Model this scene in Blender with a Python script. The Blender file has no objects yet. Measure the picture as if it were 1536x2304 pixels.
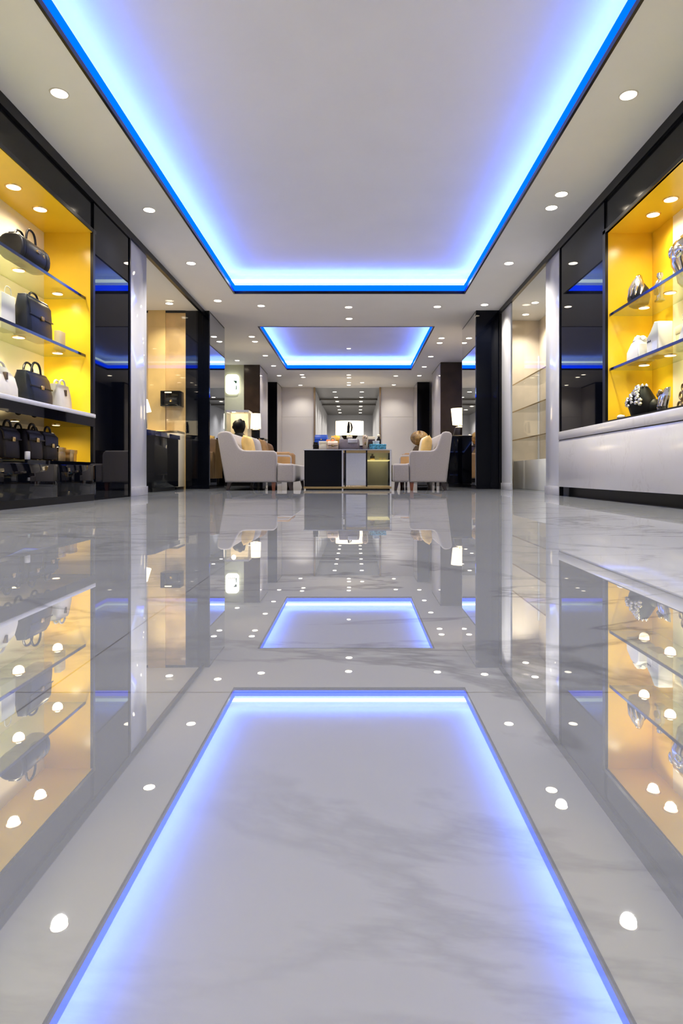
import bpy, bmesh, math, random
from mathutils import Vector, Matrix
random.seed(7)
scene = bpy.context.scene
COL = scene.collection
PI = math.pi

# ------------------------------------------------------------------ materials
def new_mat(name):
    m = bpy.data.materials.new(name); m.use_nodes = True
    nt = m.node_tree
    for n in list(nt.nodes): nt.nodes.remove(n)
    out = nt.nodes.new('ShaderNodeOutputMaterial')
    return m, nt, out

def pbr(name, col, rough=0.5, metal=0.0, ior=1.5, noise=0.0, nscale=20.0, bump=0.0, bscale=200.0, emit=None, estr=0.0, sheen=0.0):
    m, nt, out = new_mat(name)
    b = nt.nodes.new('ShaderNodeBsdfPrincipled')
    b.inputs['Base Color'].default_value = (*col, 1)
    b.inputs['Roughness'].default_value = rough
    b.inputs['Metallic'].default_value = metal
    b.inputs['IOR'].default_value = ior
    if sheen: b.inputs['Sheen Weight'].default_value = sheen
    tc = nt.nodes.new('ShaderNodeTexCoord')
    if noise > 0:
        n = nt.nodes.new('ShaderNodeTexNoise'); n.inputs['Scale'].default_value = nscale; n.inputs['Detail'].default_value = 5
        nt.links.new(tc.outputs['Object'], n.inputs['Vector'])
        r = nt.nodes.new('ShaderNodeValToRGB')
        r.color_ramp.elements[0].position = 0.3; r.color_ramp.elements[1].position = 0.7
        r.color_ramp.elements[0].color = (*[c*(1-noise) for c in col], 1)
        r.color_ramp.elements[1].color = (*[min(1, c*(1+noise)) for c in col], 1)
        nt.links.new(n.outputs['Fac'], r.inputs['Fac']); nt.links.new(r.outputs['Color'], b.inputs['Base Color'])
    if bump > 0:
        n2 = nt.nodes.new('ShaderNodeTexNoise'); n2.inputs['Scale'].default_value = bscale; n2.inputs['Detail'].default_value = 3
        nt.links.new(tc.outputs['Object'], n2.inputs['Vector'])
        bp = nt.nodes.new('ShaderNodeBump'); bp.inputs['Strength'].default_value = bump; bp.inputs['Distance'].default_value = 0.004
        nt.links.new(n2.outputs['Fac'], bp.inputs['Height']); nt.links.new(bp.outputs['Normal'], b.inputs['Normal'])
    if emit:
        b.inputs['Emission Color'].default_value = (*emit, 1); b.inputs['Emission Strength'].default_value = estr
    nt.links.new(b.outputs['BSDF'], out.inputs['Surface'])
    return m

def emis(name, col, s):
    m, nt, out = new_mat(name)
    e = nt.nodes.new('ShaderNodeEmission'); e.inputs['Color'].default_value = (*col, 1); e.inputs['Strength'].default_value = s
    nt.links.new(e.outputs['Emission'], out.inputs['Surface'])
    return m

def glass(name, tint=(1, 1, 1), ior=1.45, milky=0.0, milk=(0.8, 0.8, 0.8), refl=1.0):
    m, nt, out = new_mat(name)
    t = nt.nodes.new('ShaderNodeBsdfTransparent'); t.inputs['Color'].default_value = (*tint, 1)
    g = nt.nodes.new('ShaderNodeBsdfGlossy'); g.inputs['Roughness'].default_value = 0.0
    # clear pane: Schlick reflection that is the same from both sides of the sheet
    f0 = ((ior-1)/(ior+1))**2
    lw = nt.nodes.new('ShaderNodeLayerWeight'); lw.inputs['Blend'].default_value = 0.5
    pw = nt.nodes.new('ShaderNodeMath'); pw.operation = 'POWER'; pw.inputs[1].default_value = 5.0
    nt.links.new(lw.outputs['Facing'], pw.inputs[0])
    f = nt.nodes.new('ShaderNodeMath'); f.operation = 'MULTIPLY_ADD'; f.inputs[1].default_value = (1-f0)*refl; f.inputs[2].default_value = f0*refl
    nt.links.new(pw.outputs[0], f.inputs[0])
    src = t
    if milky > 0:
        d = nt.nodes.new('ShaderNodeBsdfDiffuse'); d.inputs['Color'].default_value = (*milk, 1)
        mx = nt.nodes.new('ShaderNodeMixShader'); mx.inputs['Fac'].default_value = milky
        nt.links.new(t.outputs[0], mx.inputs[1]); nt.links.new(d.outputs[0], mx.inputs[2]); src = mx
    mix = nt.nodes.new('ShaderNodeMixShader')
    nt.links.new(f.outputs[0], mix.inputs['Fac']); nt.links.new(src.outputs[0], mix.inputs[1]); nt.links.new(g.outputs[0], mix.inputs[2])
    nt.links.new(mix.outputs[0], out.inputs['Surface'])
    return m

def marble(name, base, vein, rough, ior, scale=0.8, strength=0.5, joint=None, jcol=(0.3, 0.3, 0.3), contrast=(0.47, 0.5)):
    m, nt, out = new_mat(name)
    L = nt.links.new
    b = nt.nodes.new('ShaderNodeBsdfPrincipled')
    b.inputs['Roughness'].default_value = rough; b.inputs['IOR'].default_value = ior
    tc = nt.nodes.new('ShaderNodeTexCoord')
    mp = nt.nodes.new('ShaderNodeMapping'); mp.inputs['Rotation'].default_value = (0, 0, 0.55); mp.inputs['Scale'].default_value = (1, 2.2, 1)
    L(tc.outputs['Object'], mp.inputs['Vector'])
    n = nt.nodes.new('ShaderNodeTexNoise'); n.inputs['Scale'].default_value = scale; n.inputs['Detail'].default_value = 9; n.inputs['Roughness'].default_value = 0.58
    n.inputs['Distortion'].default_value = 1.3
    L(mp.outputs['Vector'], n.inputs['Vector'])
    # veins where the noise crosses one half
    s = nt.nodes.new('ShaderNodeMath'); s.operation = 'SUBTRACT'; s.inputs[1].default_value = 0.5; L(n.outputs['Fac'], s.inputs[0])
    a = nt.nodes.new('ShaderNodeMath'); a.operation = 'ABSOLUTE'; L(s.outputs[0], a.inputs[0])
    r = nt.nodes.new('ShaderNodeMapRange'); r.inputs['From Min'].default_value = 0.0; r.inputs['From Max'].default_value = 0.024
    r.inputs['To Min'].default_value = 1.0; r.inputs['To Max'].default_value = 0.0; L(a.outputs[0], r.inputs['Value'])
    n2 = nt.nodes.new('ShaderNodeTexNoise'); n2.inputs['Scale'].default_value = scale*1.3; n2.inputs['Detail'].default_value = 3
    L(tc.outputs['Object'], n2.inputs['Vector'])
    r2 = nt.nodes.new('ShaderNodeMapRange'); r2.inputs['From Min'].default_value = contrast[0]; r2.inputs['From Max'].default_value = contrast[0]+0.2
    L(n2.outputs['Fac'], r2.inputs['Value'])
    mu = nt.nodes.new('ShaderNodeMath'); mu.operation = 'MULTIPLY'; L(r.outputs[0], mu.inputs[0]); L(r2.outputs[0], mu.inputs[1])
    mu2 = nt.nodes.new('ShaderNodeMath'); mu2.operation = 'MULTIPLY'; mu2.inputs[1].default_value = strength; L(mu.outputs[0], mu2.inputs[0])
    mix = nt.nodes.new('ShaderNodeMix'); mix.data_type = 'RGBA'
    mix.inputs['A'].default_value = (*base, 1); mix.inputs['B'].default_value = (*vein, 1)
    L(mu2.outputs[0], mix.inputs['Factor'])
    col = mix.outputs['Result']
    if joint:
        br = nt.nodes.new('ShaderNodeTexBrick'); br.offset = 0.0; br.inputs['Scale'].default_value = 1.0
        br.inputs['Brick Width'].default_value = joint[0]; br.inputs['Row Height'].default_value = joint[1]
        br.inputs['Mortar Size'].default_value = 0.0014; br.inputs['Mortar Smooth'].default_value = 0.0
        bm_ = nt.nodes.new('ShaderNodeMapping'); bm_.inputs['Location'].default_value = (0.35, 0.4, 0)
        L(tc.outputs['Object'], bm_.inputs['Vector']); L(bm_.outputs['Vector'], br.inputs['Vector'])
        mj = nt.nodes.new('ShaderNodeMix'); mj.data_type = 'RGBA'; mj.inputs['B'].default_value = (*jcol, 1)
        L(br.outputs['Fac'], mj.inputs['Factor']); L(col, mj.inputs['A']); col = mj.outputs['Result']
    L(col, b.inputs['Base Color'])
    st = nt.nodes.new('ShaderNodeMix'); st.data_type = 'RGBA'      # veins are less reflective than the field
    st.inputs['A'].default_value = (0.95, 0.975, 1, 1); st.inputs['B'].default_value = (0.35, 0.35, 0.38, 1)
    L(mu2.outputs[0], st.inputs['Factor']); L(st.outputs['Result'], b.inputs['Specular Tint'])
    L(b.outputs['BSDF'], out.inputs['Surface'])
    return m

M = {}
M['floor'] = marble('polished marble floor', (0.215, 0.225, 0.245), (0.03, 0.032, 0.038), 0.010, 5.8, scale=0.8, strength=0.62, joint=(2.1, 1.1), jcol=(0.12, 0.12, 0.125), contrast=(0.36, 0.5))
M['counter_marble'] = marble('pale marble', (0.72, 0.70, 0.68), (0.42, 0.37, 0.33), 0.12, 1.5, scale=3.0, strength=0.35)
M['ceiling'] = pbr('ceiling plaster', (0.87, 0.86, 0.85), 0.8, noise=0.012, nscale=3)
M['tray'] = pbr('tray ceiling plaster', (0.87, 0.87, 0.88), 0.8, noise=0.015, nscale=2)
M['black'] = pbr('black lacquer', (0.002, 0.0025, 0.005), 0.02, ior=1.24)
M['black_soft'] = pbr('satin black metal', (0.003, 0.003, 0.004), 0.3, ior=1.3, noise=0.1)
M['black_band'] = pbr('charcoal lacquer', (0.005, 0.005, 0.006), 0.12, ior=1.25)
M['mirror_dark'] = pbr('smoked mirror', (0.42, 0.46, 0.55), 0.01, metal=1.0)
M['mirror'] = pbr('silver mirror', (0.72, 0.73, 0.75), 0.02, metal=1.0)
M['chrome'] = pbr('polished chrome', (0.75, 0.75, 0.76), 0.08, metal=1.0)
M['gold'] = pbr('brushed gold', (0.85, 0.60, 0.25), 0.25, metal=1.0)
M['brass'] = pbr('antique brass', (0.45, 0.32, 0.14), 0.25, metal=1.0)
M['silver'] = pbr('polished silver', (0.82, 0.80, 0.78), 0.14, metal=1.0, bump=0.25, bscale=14)
M['blue_fascia'] = emis('fascia blue light glow', (0.0, 0.035, 1.0), 4.2)  # fascia emits the blue that cove light would cast on it
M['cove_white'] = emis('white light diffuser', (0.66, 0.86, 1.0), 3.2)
M['cove_blue'] = emis('blue light strip', (0.002, 0.14, 1.0), 12)
M['lamp_disc'] = emis('downlight lens', (1.0, 0.86, 0.66), 12)
M['puck'] = emis('puck light lens', (1.0, 0.80, 0.40), 5)
M['ring'] = pbr('white trim ring', (0.75, 0.72, 0.68), 0.35, noise=0.02)
M['yellow'] = pbr('yellow lacquer', (0.90, 0.58, 0.03), 0.22, noise=0.04, nscale=3)
M['cream_panel'] = pbr('cream panel', (0.94, 0.85, 0.60), 0.4, noise=0.02, nscale=3)
M['shelf_glass'] = glass('shelf glass', (0.86, 0.90, 0.74), 1.5, milky=0.10, milk=(0.75, 0.75, 0.5))
M['edge_navy'] = pbr('navy glass edge', (0.004, 0.010, 0.035), 0.12, noise=0.1)
M['window_glass'] = glass('storefront glass', (0.97, 0.985, 0.98), 1.36, refl=0.14)
M['case_glass'] = glass('case glass', (0.97, 0.98, 0.99), 1.45)
M['white_top'] = pbr('white stone', (0.74, 0.74, 0.77), 0.18, noise=0.03)
M['pilaster'] = pbr('pale polished stone', (0.66, 0.66, 0.67), 0.07, ior=1.5, noise=0.03, nscale=3)
M['pilaster_base'] = pbr('grey stone plinth', (0.47, 0.47, 0.50), 0.12, noise=0.04)
M['wall_pale'] = pbr('warm white wall', (0.72, 0.69, 0.66), 0.35, noise=0.02, nscale=2)
M['wall_gloss'] = pbr('pale gloss cladding', (0.50, 0.46, 0.43), 0.06, ior=1.7, noise=0.05, nscale=2)
M['wall_beige'] = pbr('beige stone', (0.72, 0.61, 0.46), 0.18, noise=0.10, nscale=2.5)
M['wall_gold'] = pbr('golden onyx', (0.64, 0.42, 0.17), 0.12, noise=0.35, nscale=2.2)
M['wall_strip'] = pbr('gold veneer', (0.75, 0.52, 0.20), 0.25, noise=0.10, nscale=4)
M['wall_green'] = pbr('pale green wall', (0.60, 0.62, 0.46), 0.5, noise=0.02)
M['brown'] = pbr('brown stained panel', (0.045, 0.028, 0.018), 0.20, noise=0.25, nscale=4)
M['dark_ceiling'] = pbr('charcoal ceiling', (0.16, 0.15, 0.13), 0.3, noise=0.05)
M['grey_wall'] = pbr('grey wall', (0.58, 0.58, 0.59), 0.5, noise=0.04)
M['fabric'] = pbr('light grey upholstery', (0.30, 0.268, 0.252), 0.9, noise=0.05, nscale=60, bump=0.3, bscale=350, sheen=0.2)
M['tan'] = pbr('tan leather', (0.42, 0.24, 0.09), 0.5, noise=0.12, nscale=8)
M['brown_fabric'] = pbr('brown velvet', (0.24, 0.13, 0.045), 0.8, noise=0.15, nscale=12, bump=0.3, bscale=80)
M['yellow_fabric'] = pbr('yellow cushion fabric', (0.72, 0.48, 0.16), 0.85, noise=0.10, nscale=15, bump=0.3, bscale=60)
M['cream_fabric'] = pbr('cream cushion fabric', (0.70, 0.62, 0.48), 0.85, noise=0.05, nscale=20)
M['gold_fabric'] = pbr('gold silk', (0.46, 0.28, 0.08), 0.45, noise=0.55, nscale=22, bump=0.4, bscale=30)
M['olive_fabric'] = pbr('olive throw', (0.16, 0.11, 0.045), 0.8, noise=0.2, nscale=14)
M['leg'] = pbr('dark stained wood', (0.018, 0.010, 0.008), 0.35, noise=0.2)
M['leg_brown'] = pbr('chestnut wood', (0.16, 0.045, 0.015), 0.35, noise=0.2)
M['bag_black'] = pbr('black leather', (0.006, 0.0065, 0.010), 0.38, ior=1.33, noise=0.2, nscale=25, bump=0.15, bscale=120)
M['bag_navy'] = pbr('navy black leather', (0.006, 0.009, 0.020), 0.34, ior=1.33, noise=0.2, nscale=25, bump=0.15, bscale=120)
M['bag_brown'] = pbr('dark brown leather', (0.012, 0.008, 0.007), 0.45, ior=1.33, noise=0.2, nscale=25)
M['bag_white'] = pbr('off white leather', (0.58, 0.56, 0.54), 0.4, noise=0.05, nscale=15)
M['bag_trim'] = pbr('dark brown trim', (0.05, 0.03, 0.02), 0.4, noise=0.1)
M['paper_white'] = pbr('white card', (0.60, 0.60, 0.62), 0.5, noise=0.02)
M['card_cream'] = pbr('cream card', (0.80, 0.68, 0.42), 0.5, noise=0.02)
M['gold_box'] = pbr('gold foil box', (0.75, 0.55, 0.25), 0.28, metal=0.85, noise=0.15, nscale=18)
M['navy'] = pbr('navy lacquer', (0.004, 0.008, 0.05), 0.06, ior=1.6)
M['shade'] = pbr('lit fabric shade', (0.85, 0.78, 0.62), 0.8, emit=(1.0, 0.80, 0.50), estr=1.7)
M['sign_lit'] = pbr('lit sign face', (0.8, 0.8, 0.7), 0.5, emit=(1.0, 0.97, 0.80), estr=1.8)
M['green'] = pbr('dark green print', (0.03, 0.14, 0.07), 0.5, noise=0.1)
M['pale_print'] = pbr('pale print', (0.55, 0.50, 0.40), 0.5, noise=0.1)
M['blue_leather'] = pbr('cobalt leather', (0.01, 0.07, 0.42), 0.35, noise=0.1)
M['orange'] = pbr('orange leather', (0.75, 0.17, 0.02), 0.4, noise=0.1)
M['mustard'] = pbr('mustard leather', (0.66, 0.40, 0.05), 0.4, noise=0.1)
M['tan_pale'] = pbr('pale tan leather', (0.55, 0.42, 0.30), 0.45, noise=0.08)
M['grey_leather'] = pbr('grey leather', (0.20, 0.17, 0.18), 0.4, noise=0.08)
M['teal'] = pbr('teal print', (0.10, 0.42, 0.58), 0.4, noise=0.75, nscale=45)
M['case_back'] = pbr('warm case lining', (0.80, 0.66, 0.42), 0.5, noise=0.03, emit=(1.0, 0.75, 0.42), estr=0.05)
M['velvet_black'] = pbr('black velvet', (0.004, 0.004, 0.005), 0.5, ior=1.3, noise=0.2)
M['case_light'] = emis('case light strip', (1.0, 0.80, 0.45), 3)
M['dark_glass'] = glass('smoked glass', (0.45, 0.46, 0.38), 1.5)

# ------------------------------------------------------------------ mesh helpers
def BM(): return bmesh.new()

def box(bm, x0, x1, y0, y1, z0, z1, bev=0.0, seg=2):
    r = bmesh.ops.create_cube(bm, size=1.0)
    vs = r['verts']
    for v in vs:
        v.co = Vector(((x0+x1)/2 + v.co.x*(x1-x0), (y0+y1)/2 + v.co.y*(y1-y0), (z0+z1)/2 + v.co.z*(z1-z0)))
    if bev > 0:
        es = set()
        for v in vs: es.update(v.link_edges)
        bmesh.ops.bevel(bm, geom=list(es), offset=bev, segments=seg, affect='EDGES', profile=0.5)
    return bm

def B(x0, x1, y0, y1, z0, z1, bev=0.0, seg=2): return box(BM(), x0, x1, y0, y1, z0, z1, bev, seg)

def prism(bm, pts, axis, a0, a1, bev=0.0, seg=3):
    """polygon pts extruded along an axis: 'y' takes (x,z), 'x' takes (y,z), 'z' takes (x,y)"""
    def mk(p, a):
        if axis == 'y': return Vector((p[0], a, p[1]))
        if axis == 'x': return Vector((a, p[0], p[1]))
        return Vector((p[0], p[1], a))
    v0 = [bm.verts.new(mk(p, a0)) for p in pts]; v1 = [bm.verts.new(mk(p, a1)) for p in pts]
    n = len(pts); fs = []
    f0 = bm.faces.new(v0[::-1]); f1 = bm.faces.new(v1)
    for i in range(n):
        bm.faces.new((v0[i], v0[(i+1) % n], v1[(i+1) % n], v1[i]))
    bmesh.ops.recalc_face_normals(bm, faces=list(bm.faces))
    if bev > 0:
        es = list(set(list(f0.edges)+list(f1.edges)))
        bmesh.ops.bevel(bm, geom=es, offset=bev, segments=seg, affect='EDGES', profile=0.5)
    return bm

def lathe(bm, prof, n=24, sx=1.0, sy=1.0, off=(0, 0, 0), lean=0.0):
    """prof: (radius, z) from bottom to top"""
    rings = []
    for r, z in prof:
        ring = []
        for i in range(n):
            a = 2*PI*i/n
            ring.append(bm.verts.new((off[0]+r*sx*math.cos(a), off[1]+r*sy*math.sin(a)+lean*z, off[2]+z)))
        rings.append(ring)
    for k in range(len(rings)-1):
        for i in range(n):
            bm.faces.new((rings[k][i], rings[k][(i+1) % n], rings[k+1][(i+1) % n], rings[k+1][i]))
    if prof[0][0] > 1e-5: bm.faces.new(rings[0][::-1])
    if prof[-1][0] > 1e-5: bm.faces.new(rings[-1])
    return bm

def tube(bm, pts, r, n=8, closed=False):
    pts = [Vector(p) for p in pts]; rings = []
    m = len(pts)
    up = Vector((0, 0, 1))
    prev = None
    for i, p in enumerate(pts):
        if closed: t = pts[(i+1) % m] - pts[i-1]
        else: t = pts[min(i+1, m-1)] - pts[max(i-1, 0)]
        t.normalize()
        if prev is None:
            s = t.cross(up)
            if s.length < 1e-3: s = t.cross(Vector((1, 0, 0)))
        else:
            s = prev - t*prev.dot(t)
        s.normalize(); prev = s.copy(); u = s.cross(t)
        rr = r[i] if isinstance(r, (list, tuple)) else r
        rings.append([bm.verts.new(p + s*rr*math.cos(2*PI*k/n) + u*rr*math.sin(2*PI*k/n)) for k in range(n)])
    last = m if closed else m-1
    for i in range(last):
        a = rings[i]; b = rings[(i+1) % m]
        for k in range(n):
            bm.faces.new((a[k], a[(k+1) % n], b[(k+1) % n], b[k]))
    if not closed:
        bm.faces.new(rings[0][::-1]); bm.faces.new(rings[-1])
    bmesh.ops.recalc_face_normals(bm, faces=list(bm.faces))
    return bm

def ball(bm, c, r, u=10, v=7, s=(1, 1, 1)):
    x = bmesh.ops.create_uvsphere(bm, u_segments=u, v_segments=v, radius=r)
    for q in x['verts']: q.co = Vector((q.co.x*s[0]+c[0], q.co.y*s[1]+c[1], q.co.z*s[2]+c[2]))
    return bm

def pillow(w, h, t, n=14, crown=0.06):
    """cushion standing in the xz plane, thickness along y"""
    bm = BM(); g = {}
    for s in (-1, 1):
        for i in range(n+1):
            for j in range(n+1):
                u = 2*i/n-1; v = 2*j/n-1
                if s == 1 and (i in (0, n) or j in (0, n)):
                    g[(s, i, j)] = g[(-1, i, j)]; continue
                th = t/2*((1-u**4)*(1-v**4))**0.55
                px = u*w/2*(1-crown*(1-abs(u))*0 - crown*(v*v)*0) * (1 - crown*(1-v*v)*abs(u))
                pz = v*h/2*(1 - crown*(1-u*u)*abs(v)) + h/2
                g[(s, i, j)] = bm.verts.new((px, s*th, pz))
    for s in (-1, 1):
        for i in range(n):
            for j in range(n):
                f = [g[(s, i, j)], g[(s, i+1, j)], g[(s, i+1, j+1)], g[(s, i, j+1)]]
                bm.faces.new(f if s == -1 else f[::-1])
    return bm

def xf(bm, mat):
    bmesh.ops.transform(bm, matrix=mat, verts=bm.verts); return bm

def mesh_obj(name, bm, m, smooth=True, angle=35):
    bmesh.ops.recalc_face_normals(bm, faces=list(bm.faces))
    me = bpy.data.meshes.new(name); bm.to_mesh(me); bm.free()
    me.materials.append(m if not isinstance(m, str) else M[m])
    if smooth:
        me.polygons.foreach_set('use_smooth', [True]*len(me.polygons))
        try: me.set_sharp_from_angle(angle=math.radians(angle))
        except Exception: pass
    o = bpy.data.objects.new(name, me); COL.objects.link(o)
    return o

def tag(o, label=None, cat=None, group=None, kind=None):
    if label: o['label'] = label
    if cat: o['category'] = cat
    if group: o['group'] = group
    if kind: o['kind'] = kind
    return o

def thing(name, label, cat, loc=(0, 0, 0), rz=0.0, group=None):
    o = bpy.data.objects.new(name, None); o.empty_display_size = 0.1; COL.objects.link(o)
    o.location = loc; o.rotation_euler = (0, 0, rz)
    return tag(o, label, cat, group)

def part(name, bm, m, parent, label=None, world=False, angle=35):
    """world: the mesh was drawn in world metres; move it into the parent's frame"""
    if world:
        w = Vector((0, 0, 0)); p = parent
        while p is not None: w += Vector(p.location); p = p.parent
        bmesh.ops.translate(bm, vec=-w, verts=bm.verts)
    o = mesh_obj(name, bm, m, angle=angle); o.parent = parent
    if label: o['label'] = label
    return o

def struct(name, bm, m, parent=None):
    o = mesh_obj(name, bm, m, angle=30)
    if parent: o.parent = parent
    else: o['kind'] = 'structure'
    return o

def copy_tree(o, parent=None):
    c = o.copy(); COL.objects.link(c); c.parent = parent
    for ch in [x for x in bpy.data.objects if x.parent == o]: copy_tree(ch, c)
    return c

# ------------------------------------------------------------------ dimensions
H = 2.80            # soffit height
TR = 3.12           # tray height
XL, XR = -2.38, 2.25

# ------------------------------------------------------------------ floor, ceiling
struct('floor', B(-4.3, 3.6, -2.6, 27.6, -0.08, 0.0), 'floor')

C1 = (-1.72, 1.54, -1.6, 8.83)
C2 = (-1.69, 1.36, 10.83, 15.34)
bm = BM()
z0, z1 = H, H+0.07
def slab(x0, x1, y0, y1): box(bm, x0, x1, y0, y1, z0, z1)
slab(-4.3, C1[0], -2.6, 9.8); slab(C1[1], 3.6, -2.6, 9.8)
slab(C1[0], C1[1], -2.6, C1[2]); slab(C1[0], C1[1], C1[3], 9.8)
slab(-4.3, C2[0], 9.8, 18.6); slab(C2[1], 3.6, 9.8, 18.6)
slab(C2[0], C2[1], 9.8, C2[2]); slab(C2[0], C2[1], C2[3], 18.6)
struct('ceiling', bm, 'ceiling')
bm = BM()
box(bm, -4.3, 3.6, -2.6, 18.6, TR, TR+0.06)
for c in (C1, C2):           # upstand walls closing the light pocket
    p = 0.24
    box(bm, c[0]-p-.02, c[0]-p, c[2]-p, c[3]+p, z1, TR); box(bm, c[1]+p, c[1]+p+.02, c[2]-p, c[3]+p, z1, TR)
    box(bm, c[0]-p-.02, c[1]+p+.02, c[2]-p-.02, c[2]-p, z1, TR); box(bm, c[0]-p-.02, c[1]+p+.02, c[3]+p, c[3]+p+.02, z1, TR)
struct('ceiling_tray', bm, 'tray')

def cove(c, label):
    t = thing('cove_light', label, 'cove lighting', ((c[0]+c[1])/2, (c[2]+c[3])/2, H))
    sides = (((c[0]-.012, c[0]+.008, c[2]-.012, c[3]+.012), 'x', -1), ((c[1]-.008, c[1]+.012, c[2]-.012, c[3]+.012), 'x', 1),
             ((c[0]+.008, c[1]-.008, c[2]-.012, c[2]+.008), 'y', -1), ((c[0]+.008, c[1]-.008, c[3]-.008, c[3]+.012), 'y', 1))
    for (x0, x1, y0, y1), ax, s in sides:
        part('edge_trim', B(x0, x1, y0, y1, H-.006, H+.033), 'black_soft', t, world=True)
        part('fascia_glow', B(x0, x1, y0, y1, H+.033, H+.112), 'blue_fascia', t, world=True, label='fascia with blue cove light put in as glow')
        q = 0.10
        if ax == 'x':
            xx = (c[0]-q) if s < 0 else (c[1]+q)
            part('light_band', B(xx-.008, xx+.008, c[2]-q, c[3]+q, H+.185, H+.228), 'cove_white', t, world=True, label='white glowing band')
            xs = (c[0]-.05) if s < 0 else (c[1]+.05)
            part('led_strip', B(xs-.02, xs+.02, c[2]-.05, c[3]+.05, H+.075, H+.085), 'cove_blue', t, world=True)
        else:
            yy = (c[2]-q) if s < 0 else (c[3]+q)
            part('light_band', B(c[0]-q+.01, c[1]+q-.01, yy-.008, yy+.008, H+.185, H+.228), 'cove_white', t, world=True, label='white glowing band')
            ys = (c[2]-.05) if s < 0 else (c[3]+.05)
            part('led_strip', B(c[0]-.02, c[1]+.02, ys-.02, ys+.02, H+.075, H+.085), 'cove_blue', t, world=True)
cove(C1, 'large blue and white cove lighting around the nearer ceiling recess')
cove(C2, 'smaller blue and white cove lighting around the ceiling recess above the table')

# ------------------------------------------------------------------ downlights
LW = 75.0
def make_downlight(x, y, label, z=H, r=0.053, group=None, energy=LW, mirror_room=False):
    t = thing('recessed_downlight', label, 'downlight', (x, y, z), 0, group)
    bmr = BM()
    lathe(bmr, [(r*1.0, 0.0), (r*1.0, -0.004), (r*1.16, -0.005), (r*1.2, 0.0)], 28)
    part('trim_ring', bmr, 'ring', t)
    part('lens', lathe(BM(), [(r*0.99, -0.002), (r*0.99, -0.0035), (0.0, -0.004)], 28), 'lamp_disc', t)
    if energy > 0:
        l = bpy.data.lights.new('downlight_beam', 'SPOT'); l.energy = energy; l.color = (1.0, 0.935, 0.85)
        l.spot_size = math.radians(128); l.spot_blend = 0.85; l.shadow_soft_size = 0.05
        lo = bpy.data.objects.new('downlight_beam', l); COL.objects.link(lo); lo.parent = t; lo.location = (0, 0, -0.02)
    return t

DL = [
 (-1.99, 4.18, 'recessed ceiling downlight above the handbag cabinet, largest of that row'),
 (-2.00, 6.03, 'recessed ceiling downlight in front of the blue-reflecting panel beside the handbag cabinet'),
 (-2.00, 7.56, 'recessed ceiling downlight by the glass front with the gold room behind'),
 (-2.04, 9.20, 'recessed ceiling downlight just before the black column near the gold room'),
 (-1.44, 9.48, 'recessed downlight at the handbag-side end of the band between the two ceiling recesses'),
 (-0.11, 9.56, 'upper of two central downlights on the band between the two ceiling recesses'),
 (-0.11, 10.27, 'lower of two central downlights on the band between the two ceiling recesses'),
 (1.25, 9.53, 'recessed downlight on the counter-side end of the band between the two ceiling recesses'),
 (1.95, 9.42, 'recessed ceiling downlight just in front of the black column with mirrored side'),
 (1.84, 4.20, 'recessed ceiling downlight above the marble counter, largest of that row'),
 (1.88, 5.69, 'upper of the paired downlights above the end of the marble counter'),
 (1.88, 5.98, 'lower of the paired downlights above the end of the marble counter'),
 (1.86, 7.56, 'recessed ceiling downlight alone by the glass front with the cream room behind'),
 (-1.94, 11.62, 'upper of the paired downlights beside the small recess, on the lit sign side'),
 (-1.95, 12.05, 'lower of the paired downlights beside the small recess, on the lit sign side'),
 (-1.96, 13.49, 'single downlight beside the small recess next to the lit sign'),
 (-1.95, 14.77, 'downlight beside the far corner of the small recess, on the lit sign side'),
 (-2.00, 16.25, 'downlight beyond the small recess near the black far column, lit sign side'),
 (1.62, 11.75, 'upper of the paired downlights beside the small recess, by the mirrored column'),
 (1.64, 12.18, 'lower of the paired downlights beside the small recess, by the mirrored column'),
 (1.64, 13.60, 'single downlight beside the small recess past the mirrored column'),
 (1.64, 14.90, 'downlight beside the far corner of the small recess, by the brown column'),
 (1.66, 16.25, 'downlight beyond the small recess near the brown column'),
 (-1.39, 16.10, 'upper of paired downlights behind the small recess, lit sign side'),
 (-1.39, 16.52, 'lower of paired downlights behind the small recess, lit sign side'),
 (-0.18, 16.15, 'topmost of the four central downlights behind the small recess'),
 (-0.18, 16.60, 'second of the four central downlights behind the small recess'),
 (1.05, 16.30, 'downlight behind the small recess on the cushion-heaped armchair side'),
 (-0.19, 17.50, 'third of the four central downlights behind the small recess'),
 (-0.20, 17.98, 'last of the four central downlights, just before the dark passage'),
 (0.18, 17.50, 'small cool white downlight just before the dark passage'),
 (-1.60, 18.02, 'downlight washing the pale back wall behind the grey sofa with brown cushion'),
 (1.10, 17.96, 'downlight washing the pale back wall behind the sofa with cream cushion'),
]
for x, y, lab in DL:
    make_downlight(x, y, lab, energy=135 if y < 9 else (75 if y < 11 else 30))
make_downlight(-0.16, 14.32, 'small downlight set in the middle of the smaller ceiling recess', z=TR, r=0.045, energy=8)
for x in (-1.99, 1.85):  # unseen downlights added to brighten the near floor
    for y in (2.2, 0.3, -1.3):
        make_downlight(x, y, 'added unseen downlight in the soffit, brightening the near floor', group='added unseen downlights', energy=230)
make_downlight(-2.80, 9.35, 'downlight inside the gold room behind the glass', energy=55)
make_downlight(-3.30, 8.0, 'downlight over the navy counter, hidden behind the stone pilaster', energy=90)
make_downlight(2.68, 9.30, 'nearer downlight inside the cream room behind glass', r=.05, energy=62)
make_downlight(2.73, 10.0, 'deeper downlight inside the cream room behind glass', r=.05, energy=62)
make_downlight(-2.68, 14.07, 'downlight above the lit sign', r=.05, energy=35)
make_downlight(-2.9, 12.3, 'downlight above the glass case with black bust', r=.05, energy=35)
ordn = ['first', 'second', 'third', 'fourth', 'fifth', 'sixth']
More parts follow.
